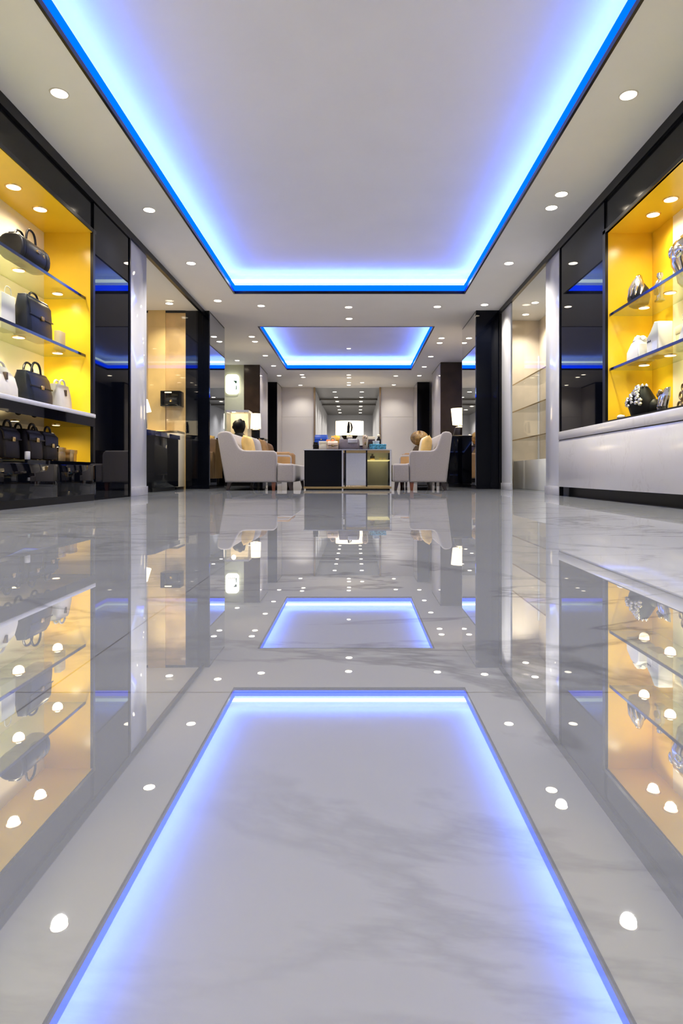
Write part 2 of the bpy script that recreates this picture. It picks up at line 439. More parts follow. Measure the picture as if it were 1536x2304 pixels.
for nm, x in (('white-box', 0.19), ('blue-bag', -0.66)):
    for k, y in enumerate((19.5, 20.9, 22.1, 23.7, 25.0, 26.2)):
        make_downlight(x, y, '%s downlight of the %s-side row in the dark passage ceiling' % (ordn[k], nm), r=.06, group='passage downlights', energy=60)

# ------------------------------------------------------------------ walls
def jn(*boxes):
    b = BM()
    for q in boxes: box(b, *q)
    return b
# left cladding: header over the cabinet, panel past it, near panel behind the viewer
struct('wall_left', B(-2.90, XL, -2.6, 1.955, 0, H), 'black')
struct('wall_left_panel', B(-2.90, XL, 5.66, 6.54, 0, H), 'black')
struct('wall_left_header', B(-2.90, XL-.015, 1.96, 5.66, 2.46, H), 'black_band')
struct('trim_1', jn((XL-.02, XL+.012, -2.6, 6.54, 2.715, H), (XL-.02, XL+.004, 1.96, 5.70, 2.43, 2.462), (XL-.02, XL+.006, 5.63, 5.672, 0.05, 2.46)), 'black_soft')
struct('trim_2', jn((XL-.03, XL+.012, 6.54, 9.77, 2.735, H), (XL-.03, XL+.01, 6.535, 6.565, 0, H)), 'black_soft')
# right cladding
struct('wall_right', B(XR, 2.75, -2.6, 1.955, 0, H), 'black')
struct('wall_right_panel', B(XR, 2.75, 5.64, 6.84, 0.705, H), 'black')
struct('wall_right_header', B(XR+.015, 2.75, 1.96, 5.64, 2.44, H), 'black_band')
struct('trim_3', jn((XR-.012, XR+.02, -2.6, 6.84, 2.715, H), (XR-.006, XR+.02, 1.96, 5.66, 2.41, 2.442), (XR-.006, XR+.02, 5.60, 5.66, 0.705, 2.45)), 'black_soft')
struct('trim_4', jn((XR-.012, XR+.03, 6.84, 9.74, 2.735, H), (XR-.01, XR+.03, 6.835, 6.86, 0.0, H), (XR-.01, XR+.03, 9.70, 9.74, 0, H)), 'black_soft')
struct('wall_front', B(-4.3, 3.6, -2.7, -2.6, 0, TR+.06), 'grey_wall')

# storefront glass
struct('window_1', B(XL-.022, XL-.01, 7.15, 9.76, 0.012, 2.735), 'window_glass')
struct('window_2', B(XR+.01, XR+.022, 7.44, 9.09, 0.012, 2.735), 'window_glass')

# pale pilasters standing in the two shop fronts
def pilaster(x0, x1, y0, y1, nm):
    struct(nm, B(x0, x1, y0, y1, 0.10, H, .004), 'pilaster')
    s = 0.012
    struct(nm.replace('column', 'baseboard'), B(x0-s if x0 > 0 else x0, x1+s if x0 < 0 else x1, y0-s, y1+s, 0, 0.10, .003), 'pilaster_base')
pilaster(-2.78, -2.395, 6.58, 7.13, 'column_1')
pilaster(2.265, 2.62, 6.88, 7.42, 'column_2')
pilaster(2.265, 2.29, 9.10, 9.66, 'column_3')

# side room with gold wall behind the first glass front
struct('wall_gold', jn((-2.98, -2.67, 9.77, 9.87, 0, H)), 'wall_gold')
struct('wall_strip', jn((-3.25, -2.98, 9.74, 9.87, 0, H)), 'wall_strip')
struct('wall_side_room', jn((-4.3, -3.25, 9.77, 9.87, 0, H), (-4.3, -4.2, 6.5, 9.8, 0, H)), 'wall_beige')
struct('trim_5', B(-4.2, -2.67, 9.755, 9.77, 2.765, H), 'black_soft')
# side room with the lit sign
struct('wall_sign', jn((-4.2, -2.63, 14.66, 14.78, 0, H), (-4.3, -4.2, 9.87, 14.7, 0, H)), 'wall_green')
# cream room behind the second glass front
struct('wall_cream', jn((2.27, 3.6, 10.40, 10.5, 0, H), (3.06, 3.16, 6.86, 10.4, 0, H), (2.45, 3.16, 6.84, 6.88, 0, H)), 'wall_beige')
struct('wall_right_far', B(2.44, 2.54, 10.5, 14.3, 0, H), 'wall_pale')

# columns
def column(nm, x0, x1, y0, y1, m, side, sm):
    o = struct(nm, B(x0, x1, y0, y1, 0, H), m)
    if side > 0: p = struct(nm+'_panel', B(x1, x1+.006, y0+.03, y1-.01, 0.06, H-.03), sm, o)
    else: p = struct(nm+'_panel', B(x0-.006, x0, y0+.03, y1-.01, 0.06, H-.03), sm, o)
column('column_4', -2.67, -2.30, 9.77, 10.90, 'black', 1, 'mirror_dark')
column('column_5', 1.885, 2.26, 9.75, 11.0, 'black', -1, 'mirror')
column('column_6', -2.63, -2.26, 14.65, 15.95, 'brown', 1, 'wall_gloss')
column('column_7', 1.95, 2.44, 14.30, 15.9, 'brown', -1, 'wall_gloss')
column('column_8', -2.52, -2.20, 17.40, 18.5, 'black_band', 1, 'wall_gloss')
column('column_9', 1.72, 2.06, 17.40, 18.5, 'black_band', -1, 'wall_gloss')
struct('wall_left_far', jn((-2.98, -2.9, 14.78, 18.5, 0, H)), 'brown')
struct('wall_right_end', jn((2.44, 2.54, 14.3, 18.5, 0, H)), 'wall_gloss')

# back wall with the dark passage
struct('wall_back', jn((-4.3, -1.24, 18.5, 18.6, 0, 1.92), (-4.3, -1.24, 18.502, 18.6, 1.925, H), (0.74, 3.6, 18.5, 18.6, 0, 1.92), (0.74, 3.6, 18.502, 18.6, 1.925, H)), 'wall_pale')
struct('trim_6', jn((-1.25, -1.20, 18.47, 18.62, 0, H), (0.70, 0.75, 18.47, 18.62, 0, H)), 'brass')
struct('wall_passage', jn((-1.34, -1.24, 18.62, 27.4, 0, H), (0.74, 0.84, 18.62, 27.4, 0, H), (-1.34, .84, 27.3, 27.4, 0, H)), 'grey_wall')
bm = BM(); box(bm, -1.34, 0.84, 18.6, 27.4, H, H+.06)
struct('ceiling_passage', bm, 'dark_ceiling')
struct('trim_7', jn((-1.24, .74, 21.3, 21.42, H-.05, H), (-1.24, .74, 22.9, 23.0, H-.05, H)), 'dark_ceiling')

# ------------------------------------------------------------------ display cabinet with handbags
def puck(parent, x, y, z, e=3.0, r=0.047):
    p = part('puck_light', lathe(BM(), [(r*1.2, 0), (r*1.15, -.005), (r, -.006), (r, 0)], 20, off=(x, y, z)), 'gold', parent, world=True)
    part('lens', lathe(BM(), [(r*.98, -.002), (r*.98, -.006), (0, -.007)], 20, off=(x, y, z)), 'puck', p, world=True)
    if e > 0:
        l = bpy.data.lights.new('puck_beam', 'SPOT'); l.energy = e; l.color = (1.0, 0.84, 0.58)
        l.spot_size = math.radians(160); l.spot_blend = 0.9; l.shadow_soft_size = 0.04
        lo = bpy.data.objects.new('puck_beam', l); COL.objects.link(lo); lo.location = (x, y, z-.02)
        lo.parent = parent; lo.location = Vector(lo.location) - Vector(parent.location)

def shelf(parent, x0, x1, y0, y1, z, front):
    s = part('glass_shelf', B(x0, x1, y0, y1, z-.018, z), 'shelf_glass', parent, world=True)
    fx = (x1, x1+.008) if front > 0 else (x0-.008, x0)
    part('shelf_edge', B(fx[0], fx[1], y0, y1, z-.022, z+.001), 'edge_navy', s, world=True)
    return s

lc = thing('display_cabinet', 'yellow-lined black cabinet holding handbags on two glass shelves', 'display cabinet', (-2.6, 3.8, 0))
part('back_panel', B(-2.86, -2.82, 1.96, 5.65, 0.34, 2.43), 'cream_panel', lc, world=True, label='cream lit back panel')
for y in (1.96, 5.632):
    part('side_panel', B(-2.82, -2.384, y, y+.026, 0.34, 2.43), 'yellow', lc, world=True)
part('top_panel', B(-2.86, -2.384, 1.96, 5.658, 2.425, 2.452), 'yellow', lc, world=True)
shelf(lc, -2.818, -2.45, 1.988, 5.63, 1.84, 1)
shelf(lc, -2.818, -2.45, 1.988, 5.63, 1.32, 1)
part('counter', B(-2.82, -2.35, 1.988, 5.63, 0.745, 0.78, .004), 'white_top', lc, world=True, label='white counter slab')
for y0, y1 in ((1.99, 3.45), (3.455, 4.93), (4.935, 5.63)):
    part('counter_fascia', B(-2.82, -2.358, y0, y1, 0.665, 0.744), 'black', lc, world=True)
part('shelf_board', B(-2.82, -2.36, 1.988, 5.63, 0.32, 0.345), 'black', lc, world=True)
for y0, y1 in ((1.96, 3.45), (3.455, 4.93), (4.935, 5.655)):
    d = part('drawer_front', B(-2.82, -2.36, y0, y1, 0.06, 0.318, .002), 'black', lc, world=True)
    if y0 == 3.455:
        part('emblem', B(-2.36, -2.357, 4.475, 4.505, 0.192, 0.216), 'chrome', d, world=True, label='tiny silver emblem plate')
part('toe_kick', B(-2.82, -2.375, 1.96, 5.655, 0, 0.06), 'black_soft', lc, world=True)
for y in (2.9, 3.8, 4.73, 5.13): puck(lc, -2.60, y, 2.425, 17, .05)
for y in (3.2, 4.10, 4.82, 5.45):
    puck(lc, -2.61, y, 1.822, 9.5, .042); puck(lc, -2.61, y, 1.302, 9.5, .042)
for y in (3.2, 4.2, 4.93): puck(lc, -2.70, y, 0.664, 9, .03)
puck(lc, -2.58, 5.36, 0.664, 7, .03)  # puck added to brighten the yellow end of the low compartment

# ------------------------------------------------------------------ handbags
def arc(w, h, z, y=0.0, n=12, p=0.8):
    return [(-w/2*math.copysign(abs(math.cos(PI*k/n))**p, math.cos(PI*k/n)), y, z + h*math.sin(PI*k/n)**p) for k in range(n+1)]

def bag(label, w, d, h, m, loc, rz, taper=0.5, flap=True, handles=2, hh=0.10, group=None, clasp='gold', trim=None, name='handbag', bulge=0.0, fh=0.5, wt=0.92):
    """front faces local -y; sits on z=0"""
    t = thing(name, label, 'handbag', loc, rz, group)
    bm = BM(); n = 6
    prof = []
    secs = [(0, .97, .98), (.06, 1.0, 1.0), (.35, 1.0+bulge, .97), (.7, .985+bulge*.5, .5*(1+taper)), (.93, wt+.03, taper+.05), (1.0, wt, taper)]
    rings = []
    for z, sw, sd in secs:
        W = w/2*sw; D = d/2*sd; c = min(W, D)*0.45
        pts = []
        for cx, cy, a0 in ((W-c, D-c, 0), (-W+c, D-c, 90), (-W+c, -D+c, 180), (W-c, -D+c, 270)):
            for k in range(4):
                a = math.radians(a0+k*30); pts.append((cx+c*math.cos(a), cy+c*math.sin(a)))
        rings.append([bm.verts.new((x, y, .012+z*h)) for x, y in pts])
    for k in range(len(rings)-1):
        N = len(rings[k])
        for i in range(N): bm.faces.new((rings[k][i], rings[k][(i+1) % N], rings[k+1][(i+1) % N], rings[k+1][i]))
    bm.faces.new(rings[0][::-1]); bm.faces.new(rings[-1])
    part('body', bm, m, t, angle=50)
    if flap:
        pts = []
        zt = h*1.0+.016
        yb = d/2*taper*.9
        pts = [(-d/2*.5*(1+taper)-.012 - d/2*.1*(fh-.5), h*(1-fh)), (-d/2*taper-.02, h*.9), (-d/2*taper*.7, zt+.006), (yb, zt+.006), (yb, zt-.004), (-d/2*taper*.6, zt-.004), (-d/2*taper-.006, h*.88), (-d/2*.5*(1+taper)-.002- d/2*.1*(fh-.5), h*(1-fh))]
        f = part('flap', prism(BM(), pts, 'x', -w/2*wt*.97, w/2*wt*.97, .004), m if trim is None else m, t, angle=50)
        part('clasp', B(-.018, .018, pts[0][0]-.012, pts[0][0]+.004, h*(1-fh)-.012, h*(1-fh)+.022, .003), clasp, t)
        part('belt', B(-w/2*.97, w/2*.97, pts[0][0]-.004, pts[0][0]+.003, h*(1-fh)+.0, h*(1-fh)+.012, .002), trim or m, f)
    else:
        part('clasp', B(-.012, .012, -d/2*.78-.012, -d/2*.6, h*.62, h*.86, .003), clasp, t)
    ys = (-d/2*taper*.75, d/2*taper*.75) if handles == 2 else ((0,) if handles == 1 else ())
    for y in ys:
        part('handle', tube(BM(), [(p[0], p[1], p[2]) for p in arc(w*.42, hh, h*.93, y)], .009), trim or m, t)
    for sx in (-1, 1):
        part('base_stud', B(sx*w*.36-.012, sx*w*.36+.012, -d*.3, d*.3, 0, .014, .003), clasp, t)
    return t

def duffel(label, w, d, h, m, loc, rz):
    t = thing('duffel_bag', label, 'handbag', loc, rz)
    bm = BM(); prof = []
    for k in range(20):
        a = 2*PI*k/20
        prof.append((d/2*math.copysign(abs(math.cos(a))**.75, math.cos(a)), h/2 + h/2*math.copysign(abs(math.sin(a))**.8, math.sin(a))))
    part('body', prism(bm, prof, 'x', -w/2, w/2, .02), m, t, angle=40)
    part('zip_band', prism(BM(), [(-.02, h-.012), (.02, h-.012), (.02, h+.004), (-.02, h+.004)], 'x', -w*.47, w*.47), 'black_soft', t)
    for sx in (-1, 1):
        part('end_band', prism(BM(), [(p[0]*1.02, p[1]*1.02-.002) for p in prof], 'x', sx*w*.36-.014, sx*w*.36+.014), 'velvet_black', t)
    for y in (-d*.22, d*.22):
        part('handle', tube(BM(), arc(w*.34, .11, h*.88, y), .009), m, t)
    part('clasp', B(-.02, .02, -d/2-.008, -d/2+.02, h*.55, h*.66, .003), 'brass', t)
    part('buckle', B(w*.2, w*.24, -d/2*.97-.006, -d/2+.03, h*.5, h*.62, .003), 'brass', t)
    return t

R90 = PI/2
duffel('black leather duffel bag with two loop handles on the top glass shelf', .42, .20, .20, 'bag_black', (-2.57, 4.84, 1.847), R90)
bag('navy black satchel with a single top handle on the middle glass shelf', .38, .15, .315, 'bag_navy', (-2.61, 5.04, 1.322), R90, taper=.55, handles=1, hh=.09, fh=.46, clasp='brass')
bag('black handbag with looped handles between two white bags on the white counter', .36, .19, .25, 'bag_navy', (-2.60, 5.00, .782), R90, taper=.45, hh=.12, fh=.42, trim='bag_black', bulge=.03)
bag('small off-white handbag with dark clasp at the end of the white counter', .24, .13, .22, 'bag_white', (-2.58, 5.42, .782), R90, taper=.5, flap=False, hh=.07, clasp='bag_trim', trim='bag_white')
bag('off-white handbag with dark slit, cut by the photo edge on the white counter', .32, .18, .23, 'bag_white', (-2.60, 4.50, .782), R90, taper=.35, flap=False, hh=.06, clasp='bag_trim', wt=.6)
bag('dark brown handbag in the low compartment, standing next to the gold boxes', .24, .19, .215, 'bag_brown', (-2.56, 5.06, .347), R90, taper=.75, hh=.075, fh=.45)
bag('dark brown handbag in the low compartment, middle of the three', .24, .19, .215, 'bag_brown', (-2.55, 4.80, .347), R90, taper=.75, hh=.08, fh=.30)
bag('dark brown handbag in the low compartment, cut by the photo edge', .24, .19, .22, 'bag_brown', (-2.58, 4.52, .347), R90, taper=.7, hh=.08, fh=.35)

def carton(name, label, cat, w, d, h, m, loc, rz=0, lid=None, lidm=None, group=None):
    t = thing(name, label, cat, loc, rz, group)
    part('carton', B(-w/2, w/2, -d/2, d/2, 0, h*.72 if lid else h, .004), m, t)
    if lid: part('lid', B(-w/2-.004, w/2+.004, -d/2-.004, d/2+.004, h*.68, h, .004), lidm or m, t)
    return t
carton('gift_box', 'gold foil box beside the low brown handbags', 'box', .13, .14, .12, 'gold_box', (-2.56, 5.28, .347), R90, True, 'gold')
carton('gift_box', 'flatter gold foil box at the corner of the low compartment', 'box', .13, .14, .105, 'gold_box', (-2.54, 5.45, .347), R90, True, 'gold_box')
carton('price_card', 'small pale box on the low compartment edge', 'box', .03, .03, .06, 'paper_white', (-2.40, 4.55, .347), R90)
carton('card_box', 'slim cream box standing beside the navy satchel', 'box', .11, .05, .17, 'card_cream', (-2.60, 5.47, 1.322), R90)
t = thing('shopping_bag', 'white paper carrier bag beside the navy satchel, cut by the photo edge', 'shopping bag', (-2.66, 4.68, 1.322), R90)
part('bag_body', prism(BM(), [(-.10, 0), (.10, 0), (.09, .27), (-.09, .27)], 'y', -.05, .05, .004), 'paper_white', t)
for y in (-.045, .045): part('handle', tube(BM(), arc(.09, .06, .27, y), .003), 'paper_white', t)

# ------------------------------------------------------------------ display cabinet with jewellery
rc = thing('display_cabinet', 'yellow-lined black cabinet of ornaments above the marble counter', 'display cabinet', (2.46, 3.8, 0.70))
part('back_panel', B(2.67, 2.71, 1.96, 5.24, 0.705, 2.42), 'cream_panel', rc, world=True, label='cream lit back panel')
part('back_panel', B(2.672, 2.71, 5.24, 5.62, 0.705, 2.42), 'yellow', rc, world=True)
for y in (1.96, 5.602):
    part('side_panel', B(2.254, 2.67, y, y+.026, 0.705, 2.42), 'yellow', rc, world=True)
part('top_panel', B(2.254, 2.71, 1.96, 5.628, 2.41, 2.437), 'yellow', rc, world=True)
shelf(rc, 2.29, 2.668, 1.988, 5.60, 1.68, -1)
shelf(rc, 2.29, 2.668, 1.988, 5.60, 1.19, -1)
part('bottom_edge', B(2.244, 2.67, 1.988, 5.60, 0.703, 0.716), 'black_soft', rc, world=True)
for y in (3.0, 4.0, 4.91, 5.20): puck(rc, 2.485, y, 2.41, 16, .05)
for y in (3.2, 4.0, 4.87, 5.31):
    puck(rc, 2.46, y, 1.662, 6.5, .042); puck(rc, 2.46, y, 1.172, 6.5, .042)

mc = thing('marble_counter', 'long pale marble counter floating below the ornament cabinet', 'counter', (2.45, 4.2, 0))
part('counter_top', B(2.222, 2.70, 1.965, 6.83, 0.612, 0.70, .003), 'counter_marble', mc, world=True)
part('counter_body', B(2.226, 2.70, 1.965, 6.83, 0.10, 0.604, .003), 'counter_marble', mc, world=True)
part('shadow_gap', B(2.245, 2.69, 1.98, 6.81, 0.60, 0.615), 'black_soft', mc, world=True)
part('plinth', B(2.33, 2.70, 1.98, 6.80, 0, 0.10), 'black_soft', mc, world=True)

# ornaments
def bust(label, loc, rz, s=1.0, lobe=True):
    t = thing('jewellery_bust', label, 'jewellery bust', loc, rz)
    part('bust_form', lathe(BM(), [(.055*s, 0), (.10*s, .02*s), (.125*s, .09*s), (.115*s, .16*s), (.075*s, .225*s), (.045*s, .265*s), (.0, .275*s)], 28, 1.0, .8), 'velvet_black', t)
    if lobe: part('base_lobe', ball(BM(), (.10*s, .03*s, .075*s), .075*s, 18, 12, (1, .9, 1.0)), 'velvet_black', t)
    bm = BM(); rnd = random.Random(5)
    for k in range(26):
        u = k/25; z = (.25-.15*u)*s
        a = math.sin(k*2.4)*(.25+.9*u*0.6)
        rr = (.05+.085*min(1, u*1.5))*s
        ball(bm, (rr*math.sin(a)*1.0, -rr*math.cos(a)*.82, z), (.014+.008*rnd.random())*s, 8, 6)
    for a in (-.8, -.4, 0, .4, .8): ball(bm, (.05*s*math.sin(a*2), -.04*s*math.cos(a*2), .262*s), .016*s, 8, 6)
    part('necklace', bm, 'silver', t, label='silver necklace')
    return t
bust('black bust with a chunky silver necklace on the marble counter', (2.44, 5.30, .718), -R90*.85, 1.02)
# scarf-topped black ornament on the top shelf
t = thing('draped_bust', 'black ornament with a silver draped top on the upper glass shelf', 'ornament', (2.45, 5.39, 1.682), -R90*.8)
part('bust_form', lathe(BM(), [(.05, 0), (.085, .02), (.10, .08), (.088, .15), (.05, .20), (0, .21)], 24, 1, .85), 'velvet_black', t)
bm = BM()
for k in range(5):
    a = -1.2+.6*k
    tube(bm, [(0.012*math.sin(a), -.012*math.cos(a), .265), (.04*math.sin(a), -.035*math.cos(a), .215), (.075*math.sin(a), -.068*math.cos(a), .16), (.092*math.sin(a*.8), -.086*math.cos(a*.8), .09)], [.012, .022, .017, .006], 8)
ball(bm, (0, 0, .25), .03, 10, 8, (1, 1, 1.2))
part('silver_drape', bm, 'silver', t, label='silver drape')
# figurine
t = thing('figurine', 'slender silver figurine beside the draped black ornament', 'ornament', (2.54, 5.20, 1.682), -R90)
part('pedestal', B(-.035, .035, -.03, .03, 0, .02, .003), 'silver', t)
part('figure_body', lathe(BM(), [(.03, .02), (.026, .05), (.034, .10), (.042, .14), (.03, .17), (.014, .19), (.028, .21), (.024, .235), (0, .25)], 16), 'silver', t)
part('dark_cameo', ball(BM(), (0, -.035, .085), .026, 10, 8, (1, .5, 1.3)), 'velvet_black', t, label='dark oval cameo')
# large silver head-like sculpture
t = thing('sculpture', 'large rounded silver sculpture cut by the photo edge on the upper shelf', 'ornament', (2.54, 4.74, 1.682), -R90)
bm = BM(); lathe(bm, [(.07, 0), (.10, .03), (.115, .10), (.155, .17), (.165, .25), (.14, .33), (.08, .38), (0, .395)], 28, 1, .75)
ball(bm, (.05, -.11, .24), .05, 12, 8, (1, .5, 1)); ball(bm, (-.07, -.10, .27), .04, 12, 8, (1, .5, 1.2))
part('head_form', bm, 'silver', t)
part('eye_hollow', ball(BM(), (-.07, -.092, .295), .024, 10, 8, (1.3, .4, 1)), 'velvet_black', t, label='dark hollow')

def bow_bag(label, loc, rz, w, d, h, bow=True):
    t = thing('gift_bag', label, 'gift bag', loc, rz)
    part('bag_body', prism(BM(), [(-w/2, 0), (w/2, 0), (w/2*.94, h*.62), (w/2*.55, h*.8), (-w/2*.2, h*.74), (-w/2*.96, h*.46)], 'y', -d/2, d/2, .012), 'paper_white', t)
    bm = BM()
    for k in range(7):
        a = -1.1+.37*k
        tube(bm, [(.05*w*math.sin(a), 0, h*.55), (.30*w*math.sin(a), -.25*d*math.cos(a*2), h*(.72+.1*math.cos(a))), (.42*w*math.sin(a), -.1*d, h*(.86+.12*math.cos(a*1.5)))], [.012, .03, .018], 8)
    part('tissue', bm, 'bag_white', t)
    bm = BM()
    for k in range(6): box(bm, -w*.42+k*.03, -w*.42+k*.03+.018, -d/2-.002, -d/2+.001, h*.13, h*.17)
    part('print_line', bm, 'grey_wall', t, label='grey print line')
    return t
bow_bag('white gift bag with crumpled tissue at the corner of the lower glass shelf', (2.45, 5.36, 1.192), -R90, .24, .14, .24)
t = thing('gift_bag', 'taller white gift bag standing in front of a cream box on the lower shelf', 'gift bag', (2.47, 5.06, 1.192), -R90)
part('bag_body', prism(BM(), [(-.10, 0), (.10, 0), (.10, .27), (.03, .28), (-.03, .22), (-.10, .17)], 'y', -.06, .06, .01), 'paper_white', t)
bm = BM()
for k in range(4): box(bm, -.09+k*.018, -.08+k*.018, -.062, -.059, .13, .14+.005*(k % 2))
part('print_line', bm, 'bag_navy', t, label='dark blue print')
part('side_gusset', B(-.0, .085, -.063, -.0595, 0.01, .12), 'pilaster_base', t)
carton('card_box', 'plain cream box with a knob lid, behind the taller white gift bag', 'box', .13, .12, .20, 'card_cream', (2.56, 4.80, 1.192), -R90, True, 'card_cream')
t = thing('vase', 'white waisted vase cut by the photo edge on the lower shelf', 'vase', (2.48, 4.63, 1.192))
part('vase_body', lathe(BM(), [(.06, 0), (.075, .04), (.05, .14), (.035, .2), (.045, .24), (.04, .24), (0, .2)], 20), 'paper_white', t)
part('neck_ring', lathe(BM(), [(.038, .195), (.044, .2), (.038, .207)], 20), 'brass', t)
# shell on the counter
t = thing('shell_ornament', 'ribbed silver shell ornament beside the black bust', 'ornament', (2.50, 5.00, .731), -R90)
bm = BM()
for k in range(9):
    a = -.75+.19*k
    tube(bm, [(-.02+.01*k*.2, 0, .0), (.075*math.sin(a), -.05*math.cos(a), .06), (.10*math.sin(a)*.9+.02, -.045*math.cos(a), .13), (.05*math.sin(a)+.035, -.01, .20)], [.012, .02, .018, .006], 8)
part('ribs', bm, 'silver', t)
part('swirl', ball(BM(), (-.055, -.02, .05), .045, 14, 10, (1, .8, .9)), 'silver', t)
part('pearl_cluster', ball(ball(ball(BM(), (-.03, -.045, .15), .024), (.0, -.05, .17), .022), (-.055, -.03, .165), .02), 'brass', t, label='bronze beads')
# openwork ornament
t = thing('filigree_ornament', 'openwork bronze ornament of rings cut by the photo edge on the counter', 'ornament', (2.50, 4.74, .724), -R90)
bm = BM()
for x, z, r in ((0, .18, .03), (-.035, .12, .028), (.035, .12, .028), (0, .07, .03), (-.06, .045, .03), (.06, .045, .03), (0, .03, .024)):
    tube(bm, [(x+r*math.cos(2*PI*k/14), 0, z+r*math.sin(2*PI*k/14)) for k in range(14)], .009, 8, closed=True)
part('rings', bm, 'brass', t)
part('foot', B(-.08, .08, -.02, .02, 0, .012, .003), 'brass', t)
t = thing('small_ornament', 'tiny white shell lying before the black bust', 'ornament', (2.33, 5.47, .718))
part('shell_body', ball(BM(), (0, 0, .022), .03, 12, 8, (1.2, .9, .75)), 'bag_white', t)
part('shell_tip', ball(BM(), (.03, .01, .03), .014, 8, 6), 'silver', t)

# ------------------------------------------------------------------ sofas
def sofa(label, loc, rz, L, sx, warm_side):
    t = thing('sofa', label, 'sofa', loc, rz)
    def S(p): return [(x*sx, z) for x, z in p]
    side = S([(.108, .118), (.845, .118), (.848, .50), (.835, .545), (.80, .572), (.42, .575), (.36, .582), (.31, .61), (.275, .66), (.235, .75), (.205, .81), (.17, .842), (.12, .852), (.05, .845), (.01, .825), (-.005, .79)])
    A = .14
    for k, (y0, y1) in enumerate(((0, A), (L-A, L))):
        a = part('arm', prism(BM(), side, 'y', y0, y1, .028, 4), 'fabric', t, angle=50)
        if k == warm_side:  # tan sheet stands for warm light on the grey arm's inner face
            q = S([(.33, .30), (.83, .30), (.83, .53), (.40, .548), (.34, .56)])
            yy = (y0-.008, y0-.0) if k == 1 else (y1, y1+.008)
            part('arm_warm_light', prism(BM(), q, 'y', yy[0], yy[1]), 'tan', a, label='warm light painted tan on the inner arm')
        part('front_seam', B(.735*sx, .739*sx, (y0 if k == 0 else y1)-.0015, (y0 if k == 0 else y1)+.0015, .13, .54), 'fabric', a)
    part('backrest', prism(BM(), S([(.11, .118), (.36, .118), (.30, .45), (.215, .79), (.18, .825), (.10, .835), (.02, .81), (.0, .78)]), 'y', A+.002, L-A-.002, .02, 3), 'fabric', t, angle=50)
    part('seat', B(.28*sx, .86*sx, A+.004, L-A-.004, .14, .40, .03, 4), 'fabric', t, angle=50)
    part('seat_front', B(.852*sx, .86*sx+.225, .01, L-.01, .118, .385, .035, 4), 'fabric', t, angle=50)
    def leg(x, y, m, lean):
        bm = BM()
        r0, r1 = .019, .030
        vs = [bm.verts.new((x+lean+dx*r0, y+dy*r0, 0)) for dx, dy in ((-1, -1), (1, -1), (1, 1), (-1, 1))]
        vt = [bm.verts.new((x+dx*r1, y+dy*r1, .125)) for dx, dy in ((-1, -1), (1, -1), (1, 1), (-1, 1))]
        bm.faces.new(vs[::-1]); bm.faces.new(vt)
        for i in range(4): bm.faces.new((vs[i], vs[(i+1) % 4], vt[(i+1) % 4], vt[i]))
        part('leg', bm, m, t, label='chestnut wooden leg' if m == 'leg_brown' else None)
    for y in (.06, L-.06):
        leg(.17*sx, y, 'leg', -.035); leg(.80*sx, y, 'leg_brown', 0); leg(.86*sx+.17, y, 'leg', .02)
    return t
sofa('light grey sofa with yellow and brown cushions, standing by the glass case', (-1.98, 8.90, 0), 0, 2.15, 1.0, 1)
sofa('light grey sofa with yellow and cream cushions, standing by the mirrored column', (1.385, 8.95+2.1, 0), PI, 2.1, .72, 0)

def cushion(label, w, h, th, m, loc, rz, tilt, cat='cushion', name='cushion'):
    bm = pillow(w, h, th)
    o = mesh_obj(name, bm, m, angle=80)
    o.location = loc; o.rotation_euler = (tilt, 0, rz)
    return tag(o, label, cat)
# cushions lean on the backrests: their thickness axis (y) is turned to face the seat
cushion('yellow cushion on the grey sofa by the glass case', .46, .40, .16, 'yellow_fabric', (-1.56, 9.29, .415), R90, -.18)
cushion('grey cushion between yellow and brown ones on the sofa by the glass case', .55, .41, .16, 'fabric', (-1.555, 9.92, .415), R90, -.18)
cushion('brown velvet cushion at the far arm of the sofa by the glass case', .46, .42, .16, 'brown_fabric', (-1.53, 10.56, .415), R90, -.18)
cushion('yellow cushion on the sofa by the mirrored column', .44, .40, .14, 'yellow_fabric', (1.03, 9.38, .415), -R90, -.14)
cushion('cream cushion behind the yellow one on the sofa by the mirrored column', .46, .43, .14, 'cream_fabric', (1.055, 9.95, .415), -R90, -.14)

# tan armchairs behind the sofas
def armchair(label, loc, rz):
    t = thing('armchair', label, 'armchair', loc, rz)
    for y0, y1 in ((0, .14), (.72, .86)):
        part('arm', prism(BM(), [(.0, .15), (.80, .15), (.80, .60), (.76, .64), (.0, .64)], 'y', y0, y1, .035, 4), 'tan', t, angle=50)
    part('backrest', prism(BM(), [(.0, .15), (.2, .15), (.12, .86), (.06, .9), (-.04, .88)], 'y', .142, .718, .03, 3), 'tan', t, angle=50)
    part('seat', B(.16, .80, .142, .718, .18, .42, .03, 3), 'tan', t, angle=50)
    for x in (.08, .74):
        for y in (.07, .79): part('leg', lathe(BM(), [(.018, 0), (.026, .15)], 10, off=(x, y, 0)), 'leg', t)
    return t
armchair('tan leather armchair behind the grey sofa by the glass case', (-1.98, 11.35, 0), 0)
armchair('tan leather armchair with a knotted gold cushion, behind the other sofa', (1.72, 12.87, 0), PI)
o = cushion('brown throw cushion heaped on the tan armchair behind the grey sofa', .50, .40, .2, 'brown_fabric', (-1.62, 11.75, .43), R90, -.15)
t = thing('knotted_cushion', 'round gathered gold cushion propped high on the tan armchair', 'cushion', (1.27, 12.44, .436))
bm = BM(); n1, n2 = 28, 18
rows = []
